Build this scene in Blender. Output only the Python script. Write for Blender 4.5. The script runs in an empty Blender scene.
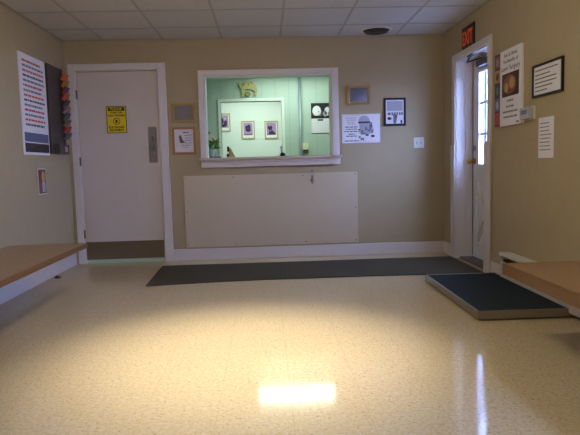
import bpy, bmesh, math, random
from mathutils import Vector, Matrix
PI = math.pi
SC = bpy.context.scene
COL = SC.collection

# ------------------------------------------------------------------ camera
F_PX, YAW, PITCH, ROLL = 573.14, 0.0406, -0.0913, -0.0267
CAM = Vector((2.0531, -6.163, 0.9976))
cd = bpy.data.cameras.new('camera')
cam = bpy.data.objects.new('camera', cd); COL.objects.link(cam)
cd.sensor_fit = 'HORIZONTAL'; cd.sensor_width = 36.0; cd.lens = F_PX / 580 * 36.0
cd.clip_start = 0.05; cd.clip_end = 200
fw = Vector((math.sin(YAW)*math.cos(PITCH), math.cos(YAW)*math.cos(PITCH), math.sin(PITCH)))
rt = Vector((math.cos(YAW), -math.sin(YAW), 0)); up = rt.cross(fw)
r2 = rt*math.cos(ROLL) + up*math.sin(ROLL); u2 = -rt*math.sin(ROLL) + up*math.cos(ROLL)
m = Matrix((r2, u2, -fw)).transposed().to_4x4(); m.translation = CAM
cam.matrix_world = m
SC.camera = cam

# ------------------------------------------------------------------ world, light levels, exposure
SKY = (0.36, 0.47, 1.0); SKY_STRENGTH = 46.0
TUBE_RECEPTION = 8.2; TUBE_FAR = 9.5; FILL_WAITING = 12.0
DOWNLIGHT_POWER = 320.0; DOWNLIGHT_SPILL = 36.0; DOWNLIGHT_CONE = math.radians(61); DOWNLIGHT_COLOUR = (1.0, .90, .75)
w = bpy.data.worlds.new('world'); SC.world = w; w.use_nodes = True
bg = w.node_tree.nodes['Background']
bg.inputs['Color'].default_value = (*SKY, 1); bg.inputs['Strength'].default_value = SKY_STRENGTH
SC.view_settings.view_transform = 'Standard'; SC.view_settings.look = 'None'
SC.view_settings.gamma = 1.0; SC.view_settings.use_curve_mapping = False
SC.view_settings.exposure = 0.14

W, H, YB, DEPTH = 3.991, 2.339, 2.5, -8.2     # room width, height, reception's rear wall, wall behind the camera
TW = 0.12                                      # wall thickness

# ------------------------------------------------------------------ materials
def s2l(c):
    return tuple(((v/255)/12.92 if v/255 <= .04045 else ((v/255+.055)/1.055)**2.4) for v in c)
MATS = {}
def mat(name, rgb, rough=.5, metal=0.0, noise=0.0, nscale=40, bump=0.0, coat=0.0, emit=None, espec=.5):
    mt = bpy.data.materials.new(name); mt.use_nodes = True
    nt = mt.node_tree; b = nt.nodes['Principled BSDF']
    c = s2l(rgb)
    b.inputs['Base Color'].default_value = (*c, 1)
    b.inputs['Roughness'].default_value = rough; b.inputs['Metallic'].default_value = metal
    b.inputs['Specular IOR Level'].default_value = espec
    b.inputs['Coat Weight'].default_value = coat; b.inputs['Coat Roughness'].default_value = .04
    if noise or bump:
        tc = nt.nodes.new('ShaderNodeTexCoord'); nz = nt.nodes.new('ShaderNodeTexNoise')
        nz.inputs['Scale'].default_value = nscale; nz.inputs['Detail'].default_value = 4
        nt.links.new(tc.outputs['Object'], nz.inputs['Vector'])
        if noise:
            mx = nt.nodes.new('ShaderNodeMix'); mx.data_type = 'RGBA'
            mx.inputs[6].default_value = (*[v*(1-noise) for v in c], 1)
            mx.inputs[7].default_value = (*[min(1, v*(1+noise)) for v in c], 1)
            nt.links.new(nz.outputs['Fac'], mx.inputs[0]); nt.links.new(mx.outputs[2], b.inputs['Base Color'])
        if bump:
            bp = nt.nodes.new('ShaderNodeBump'); bp.inputs['Strength'].default_value = bump; bp.inputs['Distance'].default_value = .002
            nt.links.new(nz.outputs['Fac'], bp.inputs['Height']); nt.links.new(bp.outputs['Normal'], b.inputs['Normal'])
    if emit:
        b.inputs['Emission Color'].default_value = (*emit[0], 1); b.inputs['Emission Strength'].default_value = emit[1]
    MATS[name] = mt
    return mt

mat('wall_paint', (172, 156, 124), .75, noise=.05, nscale=9, bump=.12)
mat('mint_paint', (186, 206, 192), .6, noise=.02, nscale=6)
mat('pale_paint', (222, 234, 222), .6)
mat('trim_paint', (214, 206, 202), .4, noise=.02, nscale=14)
mat('door_paint', (206, 194, 184), .45, noise=.03, nscale=5)
mat('panel_board', (202, 187, 162), .35, noise=.02, nscale=5)
mat('sill_board', (192, 176, 160), .4, noise=.03, nscale=10)
mat('steel_door', (222, 222, 224), .4)
mat('mat_rubber', (76, 71, 58), .9, espec=.1, noise=.25, nscale=160, bump=.6)
mat('scale_rubber', (36, 48, 54), .8, espec=.2, noise=.2, nscale=200, bump=.4)
mat('aluminium', (166, 160, 148), .45, 1.0, noise=.05, nscale=30)
mat('steel', (150, 152, 160), .28, 1.0)
mat('bronze_plate', (124, 108, 88), .42, .55, noise=.06, nscale=4)
mat('brass', (190, 150, 80), .3, 1.0)
mat('hinge_metal', (120, 116, 118), .4, 1.0)
mat('black', (22, 22, 24), .5)
mat('dark_grey', (70, 62, 56), .6, noise=.1, nscale=14)
mat('white_enamel', (226, 224, 218), .35)
mat('heater_enamel', (196, 190, 180), .4)
mat('paper', (232, 230, 236), .6)
mat('paper_grey', (176, 176, 190), .6)
mat('ink', (40, 40, 52), .6)
mat('ink_soft', (120, 118, 136), .6)
mat('ink_faint', (170, 168, 184), .6)
mat('gold_frame', (166, 136, 84), .4, .3, noise=.1, nscale=30)
mat('pipe_grey', (142, 158, 164), .45, .2)
mat('pale_gold', (188, 174, 104), .45)
mat('oak_frame', (170, 120, 66), .45, noise=.15, nscale=26)
mat('certificate', (128, 120, 108), .3, coat=1.0)
mat('certificate_glass', (96, 96, 112), .12, coat=1.0)
mat('glossy_paper', (214, 208, 216), .3, coat=.6)
mat('cat_brown', (104, 82, 64), .6)
mat('black_frame', (24, 24, 32), .35)
mat('sign_yellow', (226, 196, 24), .45)
mat('sign_black', (30, 26, 20), .45)
mat('exit_black', (24, 16, 14), .4)
mat('exit_red', (226, 84, 34), .5, emit=((.8, .13, .03), .10))
mat('exit_dark_red', (92, 30, 18), .5)
mat('purple', (74, 48, 84), .5)
mat('purple_light', (170, 140, 184), .5)
mat('purple_ink', (54, 40, 72), .5)
mat('warm_photo', (132, 82, 46), .4)
mat('warm_photo_light', (196, 146, 84), .4)
mat('warm_photo_dark', (60, 34, 24), .4)
mat('red', (196, 52, 44), .5)
mat('green_photo', (70, 84, 60), .5)
mat('grey_blue', (110, 116, 130), .5)
mat('leaf', (104, 172, 64), .5, noise=.3, nscale=20)
mat('leaf_dark', (60, 116, 54), .5, noise=.3, nscale=20)
mat('petal_red', (176, 70, 40), .5)
mat('petal_yellow', (226, 220, 70), .5)
mat('petal_orange', (176, 120, 70), .5)
mat('vase_glass', (178, 200, 176), .15)
mat('tan_plastic', (186, 178, 104), .4)
mat('cream_plastic', (226, 226, 190), .4)
mat('pen_blue', (140, 164, 184), .35, .4)
mat('camel_cream', (172, 170, 114), .5, noise=.12, nscale=30)
mat('camel_orange', (166, 96, 50), .5)
mat('camel_olive', (140, 130, 70), .5, noise=.3, nscale=60)
mat('slate', (86, 96, 130), .4)
mat('bush', (84, 128, 116), .7, noise=.4, nscale=7)
mat('bark', (88, 70, 54), .8)
mat('asphalt', (120, 122, 126), .9, noise=.1, nscale=8)
mat('tube_reception', (240, 255, 245), .4, emit=((.84, 1.0, .90), TUBE_RECEPTION))
mat('tube_far', (240, 255, 250), .4, emit=((.88, 1.0, .95), TUBE_FAR))
mat('fill_waiting', (255, 245, 230), .4, emit=((1.0, .95, .86), FILL_WAITING))
BRO = dict(orange=(216, 96, 40), amber=(176, 112, 30), maroon=(112, 40, 62), vermilion=(214, 72, 36), navy=(34, 36, 52),
           mauve=(120, 76, 96), teal=(30, 66, 84), brown=(110, 88, 62), red=(186, 40, 46), slate_blue=(80, 88, 108))
for k, v in BRO.items(): mat('brochure_'+k, v, .4)

def glass(name):
    mt = bpy.data.materials.new(name); mt.use_nodes = True; nt = mt.node_tree
    nt.nodes.remove(nt.nodes['Principled BSDF'])
    o = nt.nodes['Material Output']; mx = nt.nodes.new('ShaderNodeMixShader'); fr = nt.nodes.new('ShaderNodeFresnel')
    t = nt.nodes.new('ShaderNodeBsdfTransparent'); g = nt.nodes.new('ShaderNodeBsdfGlossy')
    t.inputs[0].default_value = (.93, .97, .97, 1); g.inputs['Roughness'].default_value = .02; ge = nt.nodes.new('ShaderNodeNewGeometry'); ir = nt.nodes.new('ShaderNodeMapRange'); ir.inputs[3].default_value = 1.45; ir.inputs[4].default_value = 1/1.45
    nt.links.new(ge.outputs['Backfacing'], ir.inputs[0]); nt.links.new(ir.outputs[0], fr.inputs[0])
    nt.links.new(fr.outputs[0], mx.inputs[0]); nt.links.new(t.outputs[0], mx.inputs[1]); nt.links.new(g.outputs[0], mx.inputs[2])
    nt.links.new(mx.outputs[0], o.inputs[0]); MATS[name] = mt
glass('glass')

def wood(name, a, b_, rough=.3, axis=1):
    mt = mat(name, a, rough, coat=.2); nt = mt.node_tree; bs = nt.nodes['Principled BSDF']
    tc = nt.nodes.new('ShaderNodeTexCoord'); mp = nt.nodes.new('ShaderNodeMapping'); nz = nt.nodes.new('ShaderNodeTexNoise')
    sc = [22, 22, 22]; sc[axis] = 1.6
    mp.inputs['Scale'].default_value = sc; nz.inputs['Scale'].default_value = 1.6; nz.inputs['Detail'].default_value = 6; nz.inputs['Distortion'].default_value = .6
    mx = nt.nodes.new('ShaderNodeMix'); mx.data_type = 'RGBA'
    mx.inputs[6].default_value = (*s2l(a), 1); mx.inputs[7].default_value = (*s2l(b_), 1)
    nt.links.new(tc.outputs['Object'], mp.inputs[0]); nt.links.new(mp.outputs[0], nz.inputs['Vector'])
    nt.links.new(nz.outputs['Fac'], mx.inputs[0]); nt.links.new(mx.outputs[2], bs.inputs['Base Color'])
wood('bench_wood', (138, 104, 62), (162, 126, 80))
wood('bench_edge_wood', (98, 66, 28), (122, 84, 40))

def floor_mat(name, base, dark, light, seam):
    mt = mat(name, base, .2); nt = mt.node_tree; bs = nt.nodes['Principled BSDF']
    tc = nt.nodes.new('ShaderNodeTexCoord')
    def noise(scale, lo, hi):
        n = nt.nodes.new('ShaderNodeTexNoise'); n.inputs['Scale'].default_value = scale; n.inputs['Detail'].default_value = 3
        r = nt.nodes.new('ShaderNodeValToRGB'); r.color_ramp.elements[0].position = lo; r.color_ramp.elements[1].position = hi
        nt.links.new(tc.outputs['Object'], n.inputs['Vector']); nt.links.new(n.outputs['Fac'], r.inputs[0]); return r.outputs[0], n
    def mix(f, a, b):
        mx = nt.nodes.new('ShaderNodeMix'); mx.data_type = 'RGBA'
        if isinstance(f, float): mx.inputs[0].default_value = f
        else: nt.links.new(f, mx.inputs[0])
        for s, v in ((6, a), (7, b)):
            if isinstance(v, tuple): mx.inputs[s].default_value = (*s2l(v), 1)
            else: nt.links.new(v, mx.inputs[s])
        return mx.outputs[2]
    n1, _ = noise(55, .42, .62); n2, _ = noise(85, .60, .70); n3, _ = noise(38, .64, .74)
    c = mix(n1, base, light); c = mix(n2, c, dark); c = mix(n3, c, (196, 168, 120))
    br = nt.nodes.new('ShaderNodeTexBrick'); br.offset = 0; br.inputs['Scale'].default_value = 1.0
    br.inputs['Brick Width'].default_value = .3048; br.inputs['Row Height'].default_value = .3048; br.inputs['Mortar Size'].default_value = .0009
    nt.links.new(tc.outputs['Object'], br.inputs['Vector'])
    c = mix(br.outputs['Fac'], c, seam)
    nt.links.new(c, bs.inputs['Base Color'])
    # wax: gloss that varies a little with wear
    n4 = nt.nodes.new('ShaderNodeTexNoise'); n4.inputs['Scale'].default_value = 2.2; n4.inputs['Detail'].default_value = 5
    mr = nt.nodes.new('ShaderNodeMapRange'); mr.inputs[3].default_value = .04; mr.inputs[4].default_value = .13
    nt.links.new(tc.outputs['Object'], n4.inputs['Vector']); nt.links.new(n4.outputs['Fac'], mr.inputs[0]); nt.links.new(mr.outputs[0], bs.inputs['Roughness'])
    n5 = nt.nodes.new('ShaderNodeTexNoise'); n5.inputs['Scale'].default_value = 5; n5.inputs['Detail'].default_value = 2
    bp = nt.nodes.new('ShaderNodeBump'); bp.inputs['Strength'].default_value = .06; bp.inputs['Distance'].default_value = .01
    nt.links.new(tc.outputs['Object'], n5.inputs['Vector']); nt.links.new(n5.outputs['Fac'], bp.inputs['Height']); nt.links.new(bp.outputs['Normal'], bs.inputs['Normal'])
floor_mat('vinyl_tile', (202, 183, 142), (146, 122, 86), (211, 194, 156), (184, 164, 124))
floor_mat('vinyl_pale', (206, 212, 200), (170, 180, 168), (220, 226, 214), (150, 160, 150))

def ceiling_mat():
    mt = mat('ceiling_tile', (206, 202, 194), .85, noise=.06, nscale=60, bump=.3)
ceiling_mat()
mat('grid_metal', (172, 167, 158), .5)
def board_mat(name, col, groove):     # vertical-grooved panelling
    mt = mat(name, col, .55); nt = mt.node_tree; bs = nt.nodes['Principled BSDF']
    tc = nt.nodes.new('ShaderNodeTexCoord'); br = nt.nodes.new('ShaderNodeTexBrick'); br.offset = 0
    br.inputs['Scale'].default_value = 1; br.inputs['Brick Width'].default_value = .203; br.inputs['Row Height'].default_value = 50; br.inputs['Mortar Size'].default_value = .0035
    mp = nt.nodes.new('ShaderNodeMapping'); mp.inputs['Rotation'].default_value = (PI/2, 0, 0)
    mx = nt.nodes.new('ShaderNodeMix'); mx.data_type = 'RGBA'
    mx.inputs[6].default_value = (*s2l(col), 1); mx.inputs[7].default_value = (*s2l(groove), 1)
    mp.inputs['Location'].default_value = (0, 7, 0)
    nt.links.new(tc.outputs['Object'], mp.inputs[0]); nt.links.new(mp.outputs[0], br.inputs['Vector']); nt.links.new(br.outputs['Fac'], mx.inputs[0]); nt.links.new(mx.outputs[2], bs.inputs['Base Color'])
board_mat('mint_board', (180, 200, 186), (156, 178, 162))

# ------------------------------------------------------------------ mesh builder
class MB:
    def __init__(s): s.bm = bmesh.new(); s.ms = []
    def mi(s, m):
        if m not in s.ms: s.ms.append(m)
        return s.ms.index(m)
    def _new(s, faces, m):
        i = s.mi(m)
        for f in faces: f.material_index = i
    def box(s, x0, x1, y0, y1, z0, z1, m, bevel=0, rot=None, piv=None):
        r = bmesh.ops.create_cube(s.bm, size=1); vs = r['verts']
        for v in vs:
            v.co = Vector(((x0+x1)/2 + v.co.x*(x1-x0), (y0+y1)/2 + v.co.y*(y1-y0), (z0+z1)/2 + v.co.z*(z1-z0)))
        fs = set(f for v in vs for f in v.link_faces)
        s._new(fs, m)
        if bevel:
            es = list(set(e for v in vs for e in v.link_edges))
            o = bmesh.ops.bevel(s.bm, geom=es, offset=bevel, segments=2, affect='EDGES', profile=.5)
            s._new(o['faces'], m); vs = list(set(v for f in o['faces'] for v in f.verts) | set(v for v in vs if v.is_valid))
        if rot: bmesh.ops.rotate(s.bm, verts=vs, cent=piv or Vector(((x0+x1)/2, (y0+y1)/2, (z0+z1)/2)), matrix=rot)
        return vs
    def cyl(s, a, b, r0, r1, m, n=20, caps=True, smooth=True):
        a, b = Vector(a), Vector(b); d = b-a
        r = bmesh.ops.create_cone(s.bm, cap_ends=caps, segments=n, radius1=r0, radius2=r1, depth=d.length)
        vs = r['verts']; q = Vector((0, 0, 1)).rotation_difference(d.normalized()).to_matrix().to_4x4()
        bmesh.ops.transform(s.bm, matrix=Matrix.Translation((a+b)/2) @ q, verts=vs)
        fs = set(f for v in vs for f in v.link_faces); s._new(fs, m)
        if smooth:
            for f in fs: f.smooth = len(f.verts) == 4
        return vs
    def ball(s, c, r, m, scale=(1, 1, 1), seg=16):
        o = bmesh.ops.create_uvsphere(s.bm, u_segments=seg, v_segments=max(6, seg//2), radius=r); vs = o['verts']
        for v in vs: v.co = Vector(c) + Vector((v.co.x*scale[0], v.co.y*scale[1], v.co.z*scale[2]))
        fs = set(f for v in vs for f in v.link_faces); s._new(fs, m)
        for f in fs: f.smooth = True
        return vs
    def lathe(s, c, prof, m, n=24):     # prof: (radius, z)
        rings = [[s.bm.verts.new((c[0]+r*math.cos(2*PI*k/n), c[1]+r*math.sin(2*PI*k/n), c[2]+z)) for k in range(n)] for r, z in prof]
        fs = []
        for a, b in zip(rings, rings[1:]):
            for k in range(n): fs.append(s.bm.faces.new((a[k], a[(k+1) % n], b[(k+1) % n], b[k])))
        for f in fs: f.smooth = True
        fs.append(s.bm.faces.new(rings[-1])); fs.append(s.bm.faces.new(rings[0][::-1])); s._new(fs, m)
    def prism(s, pts, y0, y1, m):       # outline in x,z; depth in y
        a = [s.bm.verts.new((x, y0, z)) for x, z in pts]; b = [s.bm.verts.new((x, y1, z)) for x, z in pts]
        fs = [s.bm.faces.new(a), s.bm.faces.new(b[::-1])]
        n = len(pts)
        for k in range(n): fs.append(s.bm.faces.new((a[k], b[k], b[(k+1) % n], a[(k+1) % n])))
        s._new(fs, m)
    def prism_y(s, pts, y0, y1, m): s.prism(pts, y0, y1, m)
    def tube(s, pts, r, m, n=10):
        for a, b in zip(pts, pts[1:]): s.cyl(a, b, r, r, m, n)
        for p in pts[1:-1]: s.ball(p, r, m, seg=10)
    def disc(s, cx, cz, rx, rz, y0, y1, m, n=24):
        s.prism([(cx+rx*math.cos(2*PI*k/n), cz+rz*math.sin(2*PI*k/n)) for k in range(n)], y0, y1, m)
    def build(s, name, parent=None, loc=None):
        bmesh.ops.recalc_face_normals(s.bm, faces=s.bm.faces)
        me = bpy.data.meshes.new(name); s.bm.to_mesh(me); s.bm.free()
        for m in s.ms: me.materials.append(MATS[m])
        o = bpy.data.objects.new(name, me); COL.objects.link(o)
        if parent: o.parent = parent
        if loc: o.location = loc
        return o

def box_obj(name, x0, x1, y0, y1, z0, z1, m, parent=None, bevel=0):
    b = MB(); b.box(x0, x1, y0, y1, z0, z1, m, bevel); return b.build(name, parent)
def struct(o): o['kind'] = 'structure'; return o
def tag(o, label, cat, group=None):
    o['label'] = label; o['category'] = cat
    if group: o['group'] = group
    return o
def thing(name, label, cat, loc=(0, 0, 0), rz=0, group=None, rx=0):
    o = bpy.data.objects.new(name, None); COL.objects.link(o); o.location = loc; o.rotation_euler = (rx, 0, rz); o.empty_display_size = .05
    return tag(o, label, cat, group)
def text(name, rows, m, parent, depth=.0006, y=-.001, bold=0):
    """rows: (string, centre x, baseline z, height of capitals, width or None) laid on the x,z plane facing -y; one mesh"""
    o = None
    for st, cx, z, h, wd in rows:
        bm = bmesh.new()
        cu = bpy.data.curves.new('lettering', 'FONT'); cu.body = st; cu.size = 1; cu.align_x = 'LEFT'; cu.extrude = 0; cu.offset = bold
        cu.resolution_u = 2
        ob = bpy.data.objects.new('lettering', cu); COL.objects.link(ob)
        dg = bpy.context.evaluated_depsgraph_get(); me = bpy.data.meshes.new_from_object(ob.evaluated_get(dg))
        bpy.data.objects.remove(ob); bpy.data.curves.remove(cu)
        xs = [v.co.x for v in me.vertices]; w0, x0 = max(xs)-min(xs), min(xs)
        sz = h/.69; sx = (wd/w0) if wd else sz
        for v in me.vertices: v.co = Vector((cx + (v.co.x - x0 - w0/2)*sx, 0, z + v.co.y*sz))
        bm.from_mesh(me); bpy.data.meshes.remove(me)
        r = bmesh.ops.extrude_face_region(bm, geom=bm.faces[:])
        for v in r['geom']:
            if isinstance(v, bmesh.types.BMVert): v.co.y -= depth
        bmesh.ops.translate(bm, verts=bm.verts[:], vec=(0, y, 0))
        bmesh.ops.recalc_face_normals(bm, faces=bm.faces)
        me = bpy.data.meshes.new(name); bm.to_mesh(me); bm.free(); me.materials.append(MATS[m])
        o = bpy.data.objects.new(name, me); COL.objects.link(o); o.parent = parent
    return o
def dashes(b, rnd, x0, x1, z, h, y0, y1, m, centre=True, fill=1.0):
    """a line of writing too small to read: word-length strokes"""
    tot = (x1-x0)*fill; x = (x0+x1)/2 - tot/2 if centre else x0; e = x+tot
    while x < e - h*.4:
        l = min(rnd.uniform(1.4, 4.2)*h, e-x); b.box(x, x+l, y0, y1, z, z+h, m); x += l + h*.6

# ================================================================== STRUCTURE
# waiting-room floor, ceiling, walls
struct(box_obj('floor', 0-TW, W+.16, DEPTH, 0.02, -.1, 0, 'vinyl_tile'))
b = MB(); b.box(0, W, DEPTH, 0, H, H+.1, 'ceiling_tile'); struct(b.build('ceiling'))
b = MB()
XG = [.42 + k*.6096 for k in range(-0, 6)]
for x in XG: b.box(x-.010, x+.010, DEPTH, -.002, H-.004, H-.0005, 'grid_metal')
for k in range(13):
    y = -.485 - k*.6096; b.box(.002, W-.002, y-.010, y+.010, H-.0035, H-.0005, 'grid_metal')
b.box(.001, .018, DEPTH, -.001, H-.005, H-.0008, 'grid_metal'); b.box(W-.018, W-.001, DEPTH, -.001, H-.005, H-.0008, 'grid_metal'); b.box(.018, W-.018, -.018, -.001, H-.005, H-.0008, 'grid_metal')
struct(b.build('trim_1'))
# back wall with the opening of the left door and of the hatch
DX0, DX1, DZ = .098, .962, 2.035
HX0, HX1, HZ0, HZ1 = 1.436, 2.778, 1.062, 1.952
b = MB()
for x0, x1, z0, z1 in ((-TW, DX0, 0, H), (DX0, DX1, DZ, H), (DX1, HX0, 0, H), (HX0, HX1, 0, HZ0), (HX0, HX1, HZ1, H), (HX1, W+TW, 0, H)):
    b.box(x0, x1, 0, TW, z0, z1, 'wall_paint')
struct(b.build('wall_back'))
struct(box_obj('wall_left', -TW, 0, DEPTH, 0, 0, H, 'wall_paint'))
# right wall with door opening (y -1.2..-.4)
RY0, RY1, RZ = -1.25, -.4, 1.985
b = MB()
FY0, FY1, FZ0, FZ1 = -6.2, -4.7, 1.2, 1.85
for y0, y1, z0, z1 in ((RY1, 0, 0, H), (RY0, RY1, RZ, H), (FY1, RY0, 0, H), (DEPTH, FY0, 0, H), (FY0, FY1, 0, FZ0), (FY0, FY1, FZ1, H)):
    b.box(W, W+.2, y0, y1, z0, z1, 'wall_paint')
struct(b.build('wall_right'))
struct(box_obj('wall_front', -TW, W+.2, DEPTH-.14, DEPTH, 0, H, 'wall_paint'))
# window to the street in the right wall, beside the camera
b = MB(); ym = (FY0+FY1)/2
for y0, y1, z0, z1 in ((FY0, FY0+.05, FZ0, FZ1), (FY1-.05, FY1, FZ0, FZ1), (FY0+.05, FY1-.05, FZ0, FZ0+.05), (FY0+.05, FY1-.05, FZ1-.05, FZ1), (ym-.025, ym+.025, FZ0+.05, FZ1-.05)):
    b.box(W+.06, W+.12, y0, y1, z0, z1, 'trim_paint')
wn = struct(b.build('window_1'))
for y0, y1 in ((FY0+.05, ym-.025), (ym+.025, FY1-.05)): box_obj('pane', W+.088, W+.094, y0, y1, FZ0+.05, FZ1-.05, 'glass', wn)

# reception room behind the hatch and the room beyond it
struct(box_obj('floor_reception', -TW, W+TW, .021, 5.2, -.1, 0, 'vinyl_pale'))
struct(box_obj('ceiling_reception', -TW, W+TW, TW, 5.2, 2.36, 2.5, 'ceiling_tile'))
QX0, QX1, QZ = 1.418, 2.322, 1.955
b = MB()
for x0, x1, z0, z1 in ((-TW, QX0, 0, 2.42), (QX0, QX1, QZ, 2.42), (QX1, W+TW, 0, 2.42)):
    b.box(x0, x1, YB, YB+.1, z0, z1, 'mint_board')
struct(b.build('wall_reception'))
struct(box_obj('wall_reception_left', -TW-.1, -TW, TW, 5.2, 0, 2.42, 'mint_paint'))
struct(box_obj('wall_reception_right', W+TW, W+TW+.1, TW, 5.2, 0, 2.42, 'mint_paint'))
struct(box_obj('wall_reception_far', -TW, W+TW, 4.2, 4.3, 0, 2.42, 'pale_paint'))
# mint paint on the reception side of the back wall
b = MB()
for x0, x1, z0, z1 in ((-TW, DX0, 0, 2.42), (DX0, DX1, DZ, 2.42), (DX1, HX0, 0, 2.42), (HX0, HX1, 0, HZ0), (HX0, HX1, HZ1, 2.42), (HX1, W+TW, 0, 2.42)):
    b.box(x0, x1, TW, TW+.008, z0, z1, 'mint_paint')
struct(b.build('wall_back_reception'))
# casing of the inner doorway
b = MB(); t = .042
b.box(QX0-t, QX0, YB-.016, YB+.1, 0, QZ+t, 'pale_paint', .003); b.box(QX1, QX1+t, YB-.016, YB+.1, 0, QZ+t, 'pale_paint', .003); b.box(QX0, QX1, YB-.016, YB+.1, QZ, QZ+t, 'pale_paint', .003)
struct(b.build('trim_2'))

# baseboards
def baseboard(name, x0, x1, y0, y1, h=.125):
    b = MB(); b.box(x0, x1, y0, y1, 0, h, 'trim_paint', .004); return struct(b.build(name))
baseboard('baseboard_back', 1.042, W, -.018, 0)
b = MB(); b.box(0, .018, DEPTH, -.022, 0, .125, 'trim_paint', .004); struct(b.build('baseboard_left'))
b = MB(); b.box(W-.018, W, -.275, -.0185, 0, .125, 'trim_paint', .004); b.box(W-.018, W, -1.68, -1.335, 0, .125, 'trim_paint', .004)
struct(b.build('baseboard_right'))

# ---- left door and its casing
b = MB()
b.box(.036, DX0+.006, -.02, 0, 0, DZ+.062, 'trim_paint', .004); b.box(DX1-.006, 1.04, -.02, 0, 0, DZ+.062, 'trim_paint', .004); b.box(DX0+.006, DX1-.006, -.02, 0, DZ-.006, DZ+.062, 'trim_paint', .004)
b.box(DX0, DX0+.012, 0, TW, 0, DZ, 'trim_paint'); b.box(DX1-.012, DX1, 0, TW, 0, DZ, 'trim_paint'); b.box(DX0+.012, DX1-.012, 0, TW, DZ-.012, DZ, 'trim_paint')
struct(b.build('trim_3'))
SX0, SX1 = DX0+.015, DX1-.015
d1 = thing('door_1', 'wide off-white flush door with steel push plate and brown kick plate', 'door', ((SX0+SX1)/2, .02, 0)); struct(d1)
cx = (SX0+SX1)/2
box_obj('slab', SX0-cx, SX1-cx, 0, .042, .033, DZ-.016, 'door_paint', d1, .002)
box_obj('kick_plate', .112-cx, .938-cx, -.0025, -.0002, .040, .232, 'bronze_plate', d1, .0008)
pp = box_obj('push_plate', .824-cx, .914-cx, -.003, -.0002, 1.06, 1.44, 'steel', d1, .0008)
b = MB(); b.tube([(.876-cx, -.003, 1.17), (.876-cx, -.045, 1.18), (.876-cx, -.045, 1.33), (.876-cx, -.003, 1.34)], .009, 'steel'); b.build('pull_handle', pp)
for z in (1.785, 1.09, .32):
    b = MB(); b.cyl((DX0+.010-cx, -.028, z-.045), (DX0+.010-cx, -.028, z+.045), .008, .008, 'hinge_metal', 12); b.box(DX0+.004-cx, DX0+.02-cx, -.026, -.0205, z-.044, z+.044, 'hinge_metal'); b.build('hinge', d1)

# ---- hatch casing and counter
b = MB(); t = .062
b.box(HX0-t, HX0, -.022, 0, HZ0+.03, HZ1+.058, 'trim_paint', .004); b.box(HX1, HX1+t+.012, -.022, 0, HZ0+.03, HZ1+.058, 'trim_paint', .004); b.box(HX0, HX1, -.022, 0, HZ1, HZ1+.058, 'trim_paint', .004)
b.box(HX0, HX0+.012, -.002, TW+.01, HZ0+.03, HZ1, 'pale_paint'); b.box(HX1-.012, HX1, -.002, TW+.01, HZ0+.03, HZ1, 'pale_paint'); b.box(HX0+.012, HX1-.012, -.002, TW+.01, HZ1-.012, HZ1, 'pale_paint')
struct(b.build('trim_4'))
b = MB(); b.box(1.362, 2.872, -.10, -.0005, 1.064, 1.094, 'sill_board', .005); b.box(HX0, HX1, -.0005, .56, 1.063, 1.094, 'sill_board', .003)
b.box(1.378, 2.858, -.045, -.0005, .992, 1.064, 'trim_paint', .004); b.box(1.39, 2.846, -.06, -.045, 1.035, 1.064, 'trim_paint', .003)
struct(b.build('trim_5'))

# ---- right door: casing, jamb, slab
b = MB()
b.box(W-.02, W, RY1, RY1+.085, 0, RZ+.062, 'trim_paint', .004); b.box(W-.02, W, RY0-.07, RY0, 0, RZ+.062, 'trim_paint', .004); b.box(W-.02, W, RY0, RY1, RZ, RZ+.062, 'trim_paint', .004)
b.box(W-.028, W-.0195, RY1-.004, RY1+.105, 0, 1.155, 'trim_paint', .003); b.box(W-.028, W-.0195, RY0-.085, RY0+.055, 0, 1.155, 'trim_paint', .003)
b.box(W-.004, W+.2, RY1-.012, RY1-.0005, 0, RZ-.0005, 'trim_paint'); b.box(W-.004, W+.2, RY0+.0005, RY0+.012, 0, RZ-.0005, 'trim_paint'); b.box(W-.004, W+.2, RY0+.012, RY1-.012, RZ-.012, RZ-.0005, 'trim_paint')
b.box(W+.09, W+.156, RY1-.026, RY1-.012, 0, RZ-.012, 'trim_paint'); b.box(W+.09, W+.156, RY0+.012, RY0+.026, 0, RZ-.012, 'trim_paint')
struct(b.build('trim_6'))
struct(box_obj('trim_7', W+.03, W+.26, RY0+.001, RY1-.001, -.01, .018, 'hinge_metal', None, .004))
# slab in local coordinates: x along wall (towards the camera), y outwards
d2 = thing('door_2', 'white steel outside door with a small-paned window and crossbuck panels', 'door', (W+.160, RY1-.014, 0), -PI/2); struct(d2)
DW = RY1-RY0-.028; GX0, GX1, GZ0, GZ1 = .185, .635, .95, 1.845
b = MB()
b.box(0, GX0, 0, .044, .022, RZ-.016, 'steel_door'); b.box(GX1, DW, 0, .044, .022, RZ-.016, 'steel_door'); b.box(GX0, GX1, 0, .044, .022, GZ0, 'steel_door'); b.box(GX0, GX1, 0, .044, GZ1, RZ-.016, 'steel_door')
b.build('slab', d2)
b = MB()
for x0, x1, z0, z1 in ((GX0-.025, GX0+.008, GZ0-.025, GZ1+.025), (GX1-.008, GX1+.025, GZ0-.025, GZ1+.025), (GX0+.008, GX1-.008, GZ0-.025, GZ0+.008), (GX0+.008, GX1-.008, GZ1-.008, GZ1+.025)):
    b.box(x0, x1, -.010, -.0003, z0, z1, 'steel_door', .003)
wf = b.build('window_frame', d2)
b = MB()
for k in (1, 2):
    x = GX0+(GX1-GX0)*k/3; b.box(x-.011, x+.011, .006, .036, GZ0, GZ1, 'steel_door'); z = GZ0+(GZ1-GZ0)*k/3; b.box(GX0, GX1, .009, .035, z-.013, z+.013, 'steel_door')
b.build('muntins', wf)
box_obj('pane', GX0, GX1, .020, .024, GZ0, GZ1, 'glass', wf)
b = MB()       # crossbuck mouldings on the lower half
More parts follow.
